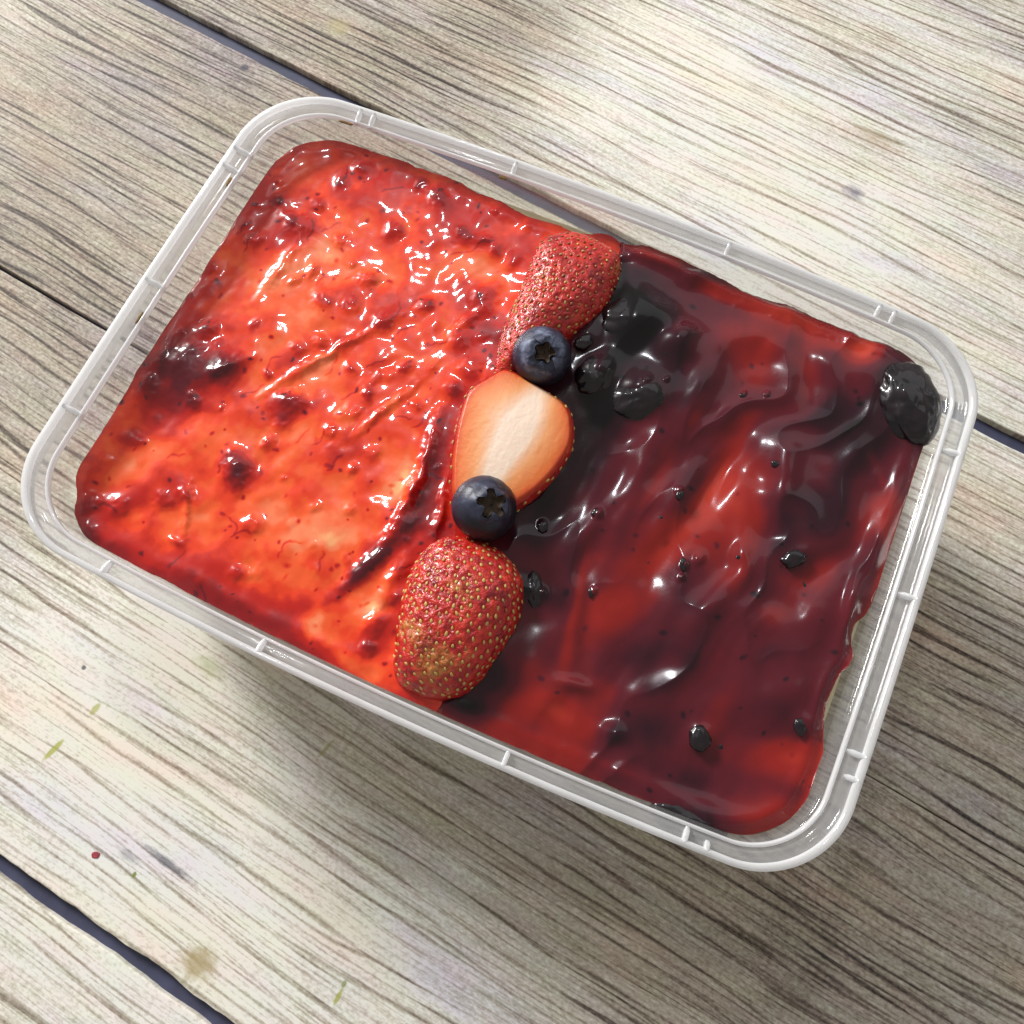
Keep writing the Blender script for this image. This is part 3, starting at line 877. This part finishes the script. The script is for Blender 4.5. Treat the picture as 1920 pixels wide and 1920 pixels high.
def half_strawberry(px_pts, axis_px, top, base_z, out_z, pales, label, seed, reddish):
    pts = [at(x, y, out_z)[:2] for x, y in px_pts]
    c, th, rr = close_curve(pts, 200)
    root = empty('strawberry_half', (c[0], c[1], base_z))
    tag(root, label, 'strawberry', 'strawberry pieces down the middle of the dessert')
    a0, a1 = at(*axis_px[0], out_z)[:2], at(*axis_px[1], out_z)[:2]
    ax = (a1 - a0) / np.linalg.norm(a1 - a0)      # towards the tip
    rng = np.random.default_rng(seed)
    # dome profile
    def surf(q, th_r, ph):
        # q 0..1 over the dome from apex to rim
        a = ph * np.pi / 2
        return np.sin(a) ** 0.92, np.cos(a) ** 0.85
    nr = 90
    ph = np.linspace(0.0, 1.0, nr)
    rad, hz = surf(None, None, ph)
    RR, TT = np.meshgrid(rad, th, indexing='ij')
    HH = np.repeat(hz[:, None], len(th), 1)
    RB_ = np.repeat(rr[None, :], nr, 0)
    X = RR * RB_ * np.cos(TT); Y = RR * RB_ * np.sin(TT)
    Z = HH * top
    X = X.ravel(); Y = Y.ravel(); Z = Z.ravel()
    # seeds scattered over the dome, spaced apart on the surface
    seeds = []
    tries = 0
    while len(seeds) < 280 and tries < 9000:
        tries += 1
        u = math.sqrt(rng.uniform(0, 0.97)); tt = rng.uniform(-np.pi, np.pi)
        rb = np.interp(tt, th, rr)
        pp = math.asin(min(1, u ** (1 / 0.92))) / (np.pi / 2)
        z = (math.cos(pp * np.pi / 2) ** 0.85) * top
        p = np.array([u * rb * math.cos(tt), u * rb * math.sin(tt), z])
        if all(np.sum((p - q_) ** 2) > (0.0013 + 0.0008 * ((tries * 7) % 10) / 10) ** 2 for q_ in seeds): seeds.append(p)
    SP = np.array(seeds)
    # pits round the seeds, fine lumps between
    V = np.stack([X, Y, Z], 1)
    d2 = np.full(len(V), 1e9)
    for q_ in SP:
        d2 = np.minimum(d2, ((V - q_) ** 2).sum(1))
    nrm = np.stack([X / 0.012 ** 2, Y / 0.012 ** 2, np.maximum(Z, 1e-4) / top ** 2], 1)
    nrm /= np.linalg.norm(nrm, axis=1)[:, None]
    disp = -0.00034 * np.exp(-d2 / 0.00058 ** 2) + 0.00034 * fbm(X * 420, Y * 420, seed, 4)
    fade = smooth(0.0, 0.12 * top, Z)
    V = V + nrm * (disp * fade)[:, None]
    pal = np.zeros(len(V))
    for x, y, r, a in pales:
        q = at(x, y, out_z + top * 0.6)[:2] - c
        pal += a * np.exp(-(((V[:, 0] - q[0]) ** 2 + (V[:, 1] - q[1]) ** 2) / r ** 2))
    # skirt down into the jam
    n = len(th)
    sk = V[-n:].copy(); sk[:, 2] = -0.003; sk[:, :2] *= 0.96
    V = np.concatenate([V, sk]); pal = np.concatenate([pal, pal[-n:]])
    idx = np.arange((nr + 1) * n).reshape(nr + 1, n); nx = np.roll(idx, -1, axis=1)
    f = np.stack([idx[:-1].ravel(), idx[1:].ravel(), nx[1:].ravel(), nx[:-1].ravel()], 1)
    mesh_obj('skin', V, f, M_SKIN, root, attrs={'pale': pal})
    for p in SP:
        nn = Vector((p[0] / 0.012 ** 2, p[1] / 0.012 ** 2, max(p[2], 1e-4) / top ** 2)).normalized()
        o = share('seed', SEED_R if rng.uniform() < reddish else SEED, root)
        xa = Vector((ax[0], ax[1], 0)); xa = (xa - nn * xa.dot(nn)).normalized()
        ya = nn.cross(xa)
        M = Matrix((xa, ya, nn)).transposed().to_4x4()
        o.matrix_local = Matrix.Translation(Vector(p) - nn * rng.uniform(0.00012, 0.00026)) @ M @ Matrix.Rotation(rng.normal(0, 0.22), 4, 'Z') @ Matrix.Diagonal((*(rng.uniform(0.75, 1.1, 3)), 1))
    return root


half_strawberry([(1012, 452), (1045, 436), (1085, 434), (1135, 455), (1166, 482), (1162, 525), (1135, 580), (1085, 625), (1030, 660), (975, 700),
                 (930, 712), (930, 660), (948, 600), (975, 540)], [(1110, 480), (950, 690)], 0.0082, 0.0412, 0.0435,
                [(1015, 515, 0.0032, 0.50), (1160, 490, 0.0025, 0.5), (1060, 560, 0.004, 0.15)],
                'red strawberry half with skin up, above the upper blueberry, near the back wall', 21, 0.8)
half_strawberry([(770, 1065), (805, 1020), (850, 1003), (905, 1012), (955, 1045), (985, 1095), (975, 1160), (940, 1225), (895, 1285), (845, 1312),
                 (790, 1305), (742, 1275), (738, 1215), (750, 1130)], [(850, 1290), (860, 1010)], 0.0095, 0.0412, 0.0435,
                [(820, 1250, 0.0062, 0.60), (870, 1105, 0.0046, 0.55), (765, 1170, 0.0035, 0.45), (850, 1030, 0.0026, 0.35), (800, 1210, 0.003, 0.3)],
                'red strawberry half with yellow-green patches at the front wall of the box', 33, 0.12)

# ------------------------------------------------------------------ cut strawberry, flesh side up
def cut_strawberry():
    FZ = 0.0468
    pts = [at(x, y, FZ)[:2] for x, y in ((880, 728), (915, 704), (942, 690), (962, 694), (1000, 716), (1030, 734), (1056, 752), (1072, 778), (1073, 825), (1052, 868), (1018, 908),
                                         (985, 935), (940, 960), (890, 965), (850, 935), (846, 880), (852, 820), (866, 760))]
    c, th, rr = close_curve(pts, 220)
    root = empty('cut_strawberry', (c[0], c[1], 0.041))
    tag(root, 'cut strawberry slice with pale orange flesh facing up between the two fresh blueberries', 'strawberry',
        'strawberry pieces down the middle of the dessert')
    z0 = FZ - 0.041
    # flesh face
    nr = 60
    rad = np.linspace(0, 1, nr)
    RR, TT = np.meshgrid(rad, th, indexing='ij')
    RB_ = np.repeat(rr[None, :], nr, 0)
    X = (RR * RB_ * np.cos(TT)).ravel(); Y = (RR * RB_ * np.sin(TT)).ravel(); Rn = RR.ravel()
    e0, e1 = at(1015, 735, FZ)[:2] - c, at(915, 915, FZ)[:2] - c
    d = (e1 - e0) / np.linalg.norm(e1 - e0); nrm = np.array([-d[1], d[0]])
    off = (X - e0[0]) * nrm[0] + (Y - e0[1]) * nrm[1]
    along = ((X - e0[0]) * d[0] + (Y - e0[1]) * d[1]) / np.linalg.norm(e1 - e0)
    Z = z0 + 0.0010 * (1 - Rn ** 2) + 0.00004 * fbm(off * 700, along * 6, 5, 3) - 0.0009 * smooth(0.93, 1.0, Rn)
    core = np.exp(-((off + 0.0003) / (0.0036 - 0.0012 * np.clip(along, 0, 1))) ** 2)
    fib = fbm(off * 700, along * 5, 9, 3)
    k = NT('strawberry_flesh')
    at_c, at_r, at_f = k.attr('core'), k.attr('radius'), k.attr('fibre')
    tt = k.math('ADD', k.math('SUBTRACT', at_r, k.math('MULTIPLY', at_c, 0.75)), k.math('MULTIPLY', at_f, 0.05))
    col = k.ramp(tt, [(0.0, (0.90, 0.70, 0.56)), (0.24, (0.87, 0.54, 0.36)), (0.55, (0.85, 0.36, 0.14)), (0.84, (0.78, 0.19, 0.045)), (0.93, (0.66, 0.09, 0.020)), (0.975, (0.55, 0.04, 0.012)), (1.0, (0.45, 0.012, 0.010))])
    k.set(color=col, rough=0.36, spec=0.5, sss=0.2, sssr=(0.004, 0.0015, 0.0008), ssss=1.0, normal=k.bump(k.noise(k.coord('Object'), 900, 3), 0.3, 0.0003))
    V = np.stack([X, Y, Z], 1)
    n = len(th)
    idx = np.arange(nr * n).reshape(nr, n); nx = np.roll(idx, -1, axis=1)
    f = np.stack([idx[:-1].ravel(), idx[1:].ravel(), nx[1:].ravel(), nx[:-1].ravel()], 1)
    mesh_obj('flesh', V, f, k.m, root, attrs={'core': core, 'radius': Rn, 'fibre': fib})
    # skin round the side, bulging, down into the jam
    prof = [(0.995, z0 - 0.0008), (1.02, z0 - 0.0013), (1.035, z0 - 0.0024), (1.03, z0 - 0.0040), (0.98, z0 - 0.0060), (0.85, z0 - 0.009)]
    rows = [np.stack([q * rr * np.cos(th) * (1 + 0.012 * fbm(th * 9, th * 0 + i * 0.4, 3, 2)), q * rr * np.sin(th) * (1 + 0.012 * fbm(th * 9, th * 0 + i * 0.4, 3, 2)), np.full(n, z)], 1)
            for i, (q, z) in enumerate(prof)]
    V2 = np.concatenate(rows); m = len(prof)
    idx = np.arange(m * n).reshape(m, n); nx = np.roll(idx, -1, axis=1)
    f = np.stack([idx[:-1].ravel(), idx[1:].ravel(), nx[1:].ravel(), nx[:-1].ravel()], 1)
    mesh_obj('skin', V2, f, M_SKIN, root, attrs={'pale': np.zeros(len(V2))})
    rng = np.random.default_rng(4)
    for kx in range(34):
        a = -np.pi + 2 * np.pi * (kx + rng.uniform(-.3, .3)) / 34
        q = rng.choice([1.0, 1.02, 1.035]); z = {1.0: z0 - 0.0009, 1.02: z0 - 0.0016, 1.035: z0 - 0.0028}[q]
        r = np.interp(a, th, rr) * q
        o = share('seed', SEED, root)
        nn = Vector((math.cos(a), math.sin(a), 0.5)).normalized()
        xa = Vector((d[0], d[1], 0)); xa = (xa - nn * xa.dot(nn)).normalized(); ya = nn.cross(xa)
        o.matrix_local = Matrix.Translation((r * math.cos(a), r * math.sin(a), z)) @ Matrix((xa, ya, nn)).transposed().to_4x4()
    return root


cut_strawberry()

# ------------------------------------------------------------------ fresh blueberries
def blueberry_skin(name, bloom_light):
    k = NT(name)
    co = k.coord('Object')
    n1 = k.noise(co, 260, 4, 0.6); n2 = k.noise(co, 1500, 2, 0.6)
    up = k.attr('bloom_light')
    f = k.math('ADD', k.math('MULTIPLY', k.math('SUBTRACT', n1, 0.22), 1.4), k.math('MULTIPLY', n2, 0.30))
    f = k.math('MULTIPLY', f, k.math('MULTIPLY', up, bloom_light), clamp=True)
    col = k.ramp(f, [(0.12, (0.010, 0.009, 0.018)), (0.42, (0.036, 0.042, 0.080)), (0.85, (0.24, 0.28, 0.40))])
    k.set(color=col, rough=k.math('ADD', 0.32, k.math('MULTIPLY', f, 0.3)), spec=0.5, normal=k.bump(n2, 0.25, 0.0002))
    return k.m


M_CALYX = simple('calyx_hollow', (0.060, 0.036, 0.022), 0.7, 0.3, 0.3, 900)


def fresh_blueberry(px, py, rad, cpx, cpy, bloom_light, star, openness, label, seed, lit_dir):
    cz = JZ + rad * 0.78
    c = at(px, py, cz)
    root = empty('blueberry', tuple(c - np.array([0, 0, rad * 0.9])))
    tag(root, label, 'blueberry', 'fresh blueberries on the strawberry pieces')
    base = np.array([0, 0, rad * 0.9])
    # crown axis: where the calyx shows, on the sphere
    view = (np.array(CAM_LOC) - c); view /= np.linalg.norm(view)
    q = at(cpx, cpy, cz) - c
    q = q - view * (q @ view)
    ax = q + view * math.sqrt(max(1e-9, (rad * 0.95) ** 2 - q @ q)); ax /= np.linalg.norm(ax)
    axv = Vector(ax)
    rot = axv.to_track_quat('Z', 'Y').to_matrix().to_4x4()
    M = Matrix.Translation(Vector(base)) @ rot
    Mi = np.array(M)[:3, :3]
    # body: oblate, with a rim that lifts into five lobes round a hollow
    nu, nv = 160, 100
    th = np.linspace(0, 2 * np.pi, nu, endpoint=False)
    ph = np.concatenate([np.linspace(0.0, 0.75, 55), np.linspace(0.77, np.pi, nv - 55)])
    PH, TH = np.meshgrid(ph, th, indexing='ij')
    r = rad * np.ones_like(PH)
    lob = 0.5 + 0.5 * np.cos(5 * TH + seed)
    ring = star * (0.86 + 0.22 * lob)
    rho = np.sin(PH) * rad
    X = rho * np.cos(TH); Y = rho * np.sin(TH); Z = np.cos(PH) * rad * 0.86
    Z = Z + 0.00042 * np.exp(-((rho - ring) / (0.00075)) ** 2) * (0.6 + 0.6 * lob)
    hollow = smooth(ring * openness * 1.02, ring * openness * 0.80, rho)
    Z = Z - 0.0016 * hollow
    jit = 0.00012 * fbm(X * 500 + seed, Y * 500, seed, 3)
    X = X + jit; Z = Z + jit
    V = np.stack([X.ravel(), Y.ravel(), Z.ravel()], 1)
    Vw = V @ Mi.T + base
    bd = np.array(lit_dir, float); bd /= np.linalg.norm(bd)
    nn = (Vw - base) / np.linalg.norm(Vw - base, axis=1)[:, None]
    bl = 0.35 + 0.75 * smooth(-0.1, 0.95, nn @ bd)  # bloom strengthens towards the lamp side, so the lit side is painted in
    bl = bl + 1.1 * np.exp(-((rho.ravel() - star * 1.22) / 0.0010) ** 2) * (0.5 + 0.5 * fbm(X.ravel() * 500, Y.ravel() * 500, seed + 8, 2))
    idx = np.arange(nv * nu).reshape(nv, nu); nx = np.roll(idx, -1, axis=1)
    f = np.stack([idx[:-1].ravel(), idx[1:].ravel(), nx[1:].ravel(), nx[:-1].ravel()], 1)
    mesh_obj('skin', Vw, f, blueberry_skin('blueberry_skin', bloom_light), root, attrs={'bloom_light': bl})
    # five-pointed hollow of the calyx
    npt = 120
    tt = np.linspace(0, 2 * np.pi, npt, endpoint=False)
    l2 = (0.5 + 0.5 * np.cos(5 * tt + seed)) ** 1.7
    pr = star * openness * (0.66 + 0.44 * l2) * (1 + 0.22 * fbm(tt * 3, tt * 0, seed + 3, 2))
    zc = math.sqrt(max(0, rad ** 2 - (star * openness) ** 2)) * 0.86
    rows = []
    for q_, dz in ((1.0, 0.00012), (0.85, -0.0003), (0.6, -0.0007), (0.25, -0.0008), (0.02, -0.0006)):
        rows.append(np.stack([pr * q_ * np.cos(tt), pr * q_ * np.sin(tt), np.full(npt, zc + dz + 0.0003) + 0.0001 * fbm(tt * 5, tt * 0 + q_ * 5, seed, 2)], 1))
    V3 = np.concatenate(rows) @ Mi.T + base
    idx = np.arange(len(rows) * npt).reshape(len(rows), npt); nx = np.roll(idx, -1, axis=1)
    f = np.stack([idx[:-1].ravel(), idx[1:].ravel(), nx[1:].ravel(), nx[:-1].ravel()], 1)
    mesh_obj('calyx_hollow', V3, f, M_CALYX, root)
    # the five dried lobes standing round it
    m_l = blueberry_skin('calyx_lobe', bloom_light * 1.1)
    for j in range(5):
        a = (2 * np.pi * (j + 0.5) - seed) / 5
        v, fc = [], []
        for ii, (rr_, wdt, zz) in enumerate(((star * 1.16, 0.0014, 0.00010), (star * 0.95, 0.0011, 0.00062), (star * 0.74, 0.0006, 0.00070), (star * 0.58, 0.00012, 0.00042))):
            for sgn in (-1, -0.4, 0.4, 1):
                v.append((rr_ * math.cos(a) - sgn * wdt * math.sin(a), rr_ * math.sin(a) + sgn * wdt * math.cos(a),
                          math.sqrt(max(0, rad ** 2 - rr_ ** 2)) * 0.86 + zz - 0.0001 * abs(sgn)))
        for ii in range(3):
            for jj in range(3):
                fc.append((ii * 4 + jj, ii * 4 + jj + 1, ii * 4 + 5 + jj, ii * 4 + 4 + jj))
        vv = np.array(v) @ Mi.T + base
        mesh_obj('calyx_lobe', vv, np.array(fc), m_l, root, attrs={'bloom_light': np.full(len(vv), 1.25)})
    return root


fresh_blueberry(1016, 668, 0.0063, 1022, 660, 0.68, 0.0035, 0.60, 'dusty blue fresh blueberry between the cut slice and the strawberry by the back wall', 1, (-0.3, 0.1, 1))
fresh_blueberry(908, 953, 0.0066, 924, 944, 0.50, 0.0030, 0.95, 'dark navy fresh blueberry with open star crown at the front of the cut slice', 3, (-0.75, 0.35, 0.7))

# ------------------------------------------------------------------ cooked berries in the jam
k_ = NT('cooked_berry')
co_ = k_.coord('Object')
k_.set(color=k_.ramp(k_.noise(co_, 300, 3), [(0.35, (0.004, 0.003, 0.005)), (0.7, (0.018, 0.010, 0.014))]), rough=0.30, spec=0.2, coat=0.7, coatr=0.05,
       normal=k_.bump(k_.noise(co_, 150, 1), 0.10, 0.0006))


def cooked(px, py, la, lb, ang, z, hz, label, seed, wrk=0.03):
    p = at(px, py, z)
    d, sc_ = img_dir(px, py, ang)
    a, b = la * sc_, lb * sc_
    root_m = bpy.data.meshes.new('cooked_blueberry')
    bm = bmesh.new()
    bmesh.ops.create_icosphere(bm, subdivisions=5, radius=1.0)
    P = np.array([v.co[:] for v in bm.verts])
    wr = fbm(P[:, 0] * 1.6 + seed, P[:, 1] * 1.6 + P[:, 2] * 0.9, seed, 2, 0.45)
    ridge = 1 - np.abs(perlin(P[:, 0] * 2.6 + seed, P[:, 1] * 2.6 + P[:, 2], seed + 9)) * 2
    k = 1 + 0.13 * wr + wrk * np.clip(ridge, 0, 1) ** 3 - 0.03
    for v, q in zip(bm.verts, P * k[:, None]):
        v.co = (d[0] * q[0] * a - d[1] * q[1] * b, d[1] * q[0] * a + d[0] * q[1] * b, q[2] * hz)
    bm.to_mesh(root_m); bm.free()
    root_m.polygons.foreach_set('use_smooth', [True] * len(root_m.polygons))
    root_m.materials.append(k_.m)
    o = bpy.data.objects.new('cooked_blueberry', root_m)
    COL.objects.link(o)
    o.location = tuple(p)
    return tag(o, label, 'blueberry', 'cooked blueberries sunk in the dark jam')


cooked(1705, 755, 82, 56, -75, JZ + 0.0016, 0.0040, 'glossy black wrinkled cooked blueberry in the far right corner of the box', 3, 0.04)
cooked(1180, 600, 62, 48, 20, JZ + 0.0009, 0.0031, 'black cooked blueberry beside the skin-up strawberry near the back wall', 8)
cooked(1262, 650, 46, 44, 0, JZ + 0.0009, 0.0029, 'black cooked blueberry at the right of the dark cluster', 12)
cooked(1200, 745, 58, 44, 30, JZ + 0.0009, 0.0031, 'black cooked blueberry at the front of the dark cluster', 17)
cooked(1118, 706, 44, 36, 60, JZ + 0.0009, 0.0028, 'black cooked blueberry touching the dusty fresh blueberry', 25)
cooked(1290, 1535, 80, 36, -18, JZ - 0.0002, 0.0026, 'flat dark cooked blueberry sunk by the front wall of the box', 31)
cooked(1000, 1105, 20, 38, 5, JZ + 0.0002, 0.0020, 'small black berry skin beside the yellow-patched strawberry', 41)

# bits of berry skin floating in the dark jam (parts of the dessert)
for px, py, la, lb, ang, sd in ((1275, 928, 9, 7, 60, 1), (1117, 962, 9, 7, 70, 2), (1018, 987, 10, 9, 60, 3), (1281, 1058, 7, 12, 0, 4), (1490, 1047, 25, 15, 20, 5),
                                (1437, 741, 6, 5, 0, 6), (1392, 741, 6, 5, 0, 7), (1108, 1112, 5, 9, 0, 8), (1500, 1362, 12, 16, 0, 9), (1312, 1384, 20, 24, 20, 10),
                                (1095, 640, 18, 13, 30, 12), (1240, 970, 5, 4, 0, 13), (1215, 1055, 4, 4, 0, 14),
                                (1385, 1045, 5, 4, 0, 15), (1350, 1400, 6, 6, 0, 16), (1455, 870, 10, 7, 0, 17), (1510, 1100, 4, 11, 30, 19)):
    z = height(px, py, True) - 0.00015
    p = at(px, py, z)
    d, sc_ = img_dir(px, py, ang)
    bm = bmesh.new(); bmesh.ops.create_icosphere(bm, subdivisions=3, radius=1.0)
    P = np.array([v.co[:] for v in bm.verts])
    kk = 1 + 0.35 * fbm(P[:, 0] * 1.7 + sd * 3, P[:, 1] * 1.7 + P[:, 2], sd, 2)
    for v, q in zip(bm.verts, P * kk[:, None]):
        v.co = (d[0] * q[0] * la * sc_ - d[1] * q[1] * lb * sc_, d[1] * q[0] * la * sc_ + d[0] * q[1] * lb * sc_, q[2] * min(la, lb) * sc_ * 0.40)
    m_ = bpy.data.meshes.new('berry_skin'); bm.to_mesh(m_); bm.free()
    m_.polygons.foreach_set('use_smooth', [True] * len(m_.polygons)); m_.materials.append(k_.m)
    o = share('berry_skin', m_, dessert); o.location = tuple(p)

# ------------------------------------------------------------------ brown flecks caught on the rim, jam drop on the table
M_FLECK = simple('brown_crumb', (0.20, 0.11, 0.02), 0.6, 0.3, 0.3, 1500)
M_DROP = simple('dried_jam', (0.42, 0.07, 0.09), 0.4, 0.4, 0.2, 900)


def sliver(name, px, py, z, la, lb, ang, mat, label, cat, group, seed, zt=0.00022):
    p = at(px, py, z)
    d, _ = img_dir(px, py, ang)
    bm = bmesh.new(); bmesh.ops.create_icosphere(bm, subdivisions=3, radius=1.0)
    P = np.array([v.co[:] for v in bm.verts])
    kk = 1 + 0.25 * fbm(P[:, 0] * 2 + seed, P[:, 1] * 2 + P[:, 2], seed, 2)
    for v, q in zip(bm.verts, P * kk[:, None]):
        q = np.sign(q) * np.abs(q) ** 0.75
        v.co = (d[0] * q[0] * la - d[1] * q[1] * lb, d[1] * q[0] * la + d[0] * q[1] * lb, q[2] * zt)
    m_ = bpy.data.meshes.new(name); bm.to_mesh(m_); bm.free()
    m_.polygons.foreach_set('use_smooth', [True] * len(m_.polygons)); m_.materials.append(mat)
    o = bpy.data.objects.new(name, m_); COL.objects.link(o); o.location = tuple(p)
    return tag(o, label, cat, group)


G = 'brown crumbs caught on the container rim'
sliver('crumb', 429, 341, 0.0480, 0.0013, 0.0004, 62, M_FLECK, 'thin brown crumb on the short left rim, near the back corner ribs', 'crumb', G, 1)
sliver('crumb', 261, 596, 0.0480, 0.0015, 0.0003, 58, M_FLECK, 'thin brown crumb halfway along the short left rim', 'crumb', G, 2)
sliver('crumb', 648, 230, 0.0480, 0.0019, 0.0003, -17, M_FLECK, 'long brown crumb on the back rim beside the pair of ribs', 'crumb', G, 3)
sliver('crumb', 943, 333, 0.0480, 0.0010, 0.0004, -18, M_FLECK, 'short pale brown crumb on the back rim beside a single rib', 'crumb', G, 4)
sliver('jam_drop', 179, 1603, 0.0001, 0.0009, 0.0007, 0, M_DROP, 'tiny red jam speck on the pale plank below the box', 'jam drop', None, 5, 0.00008)
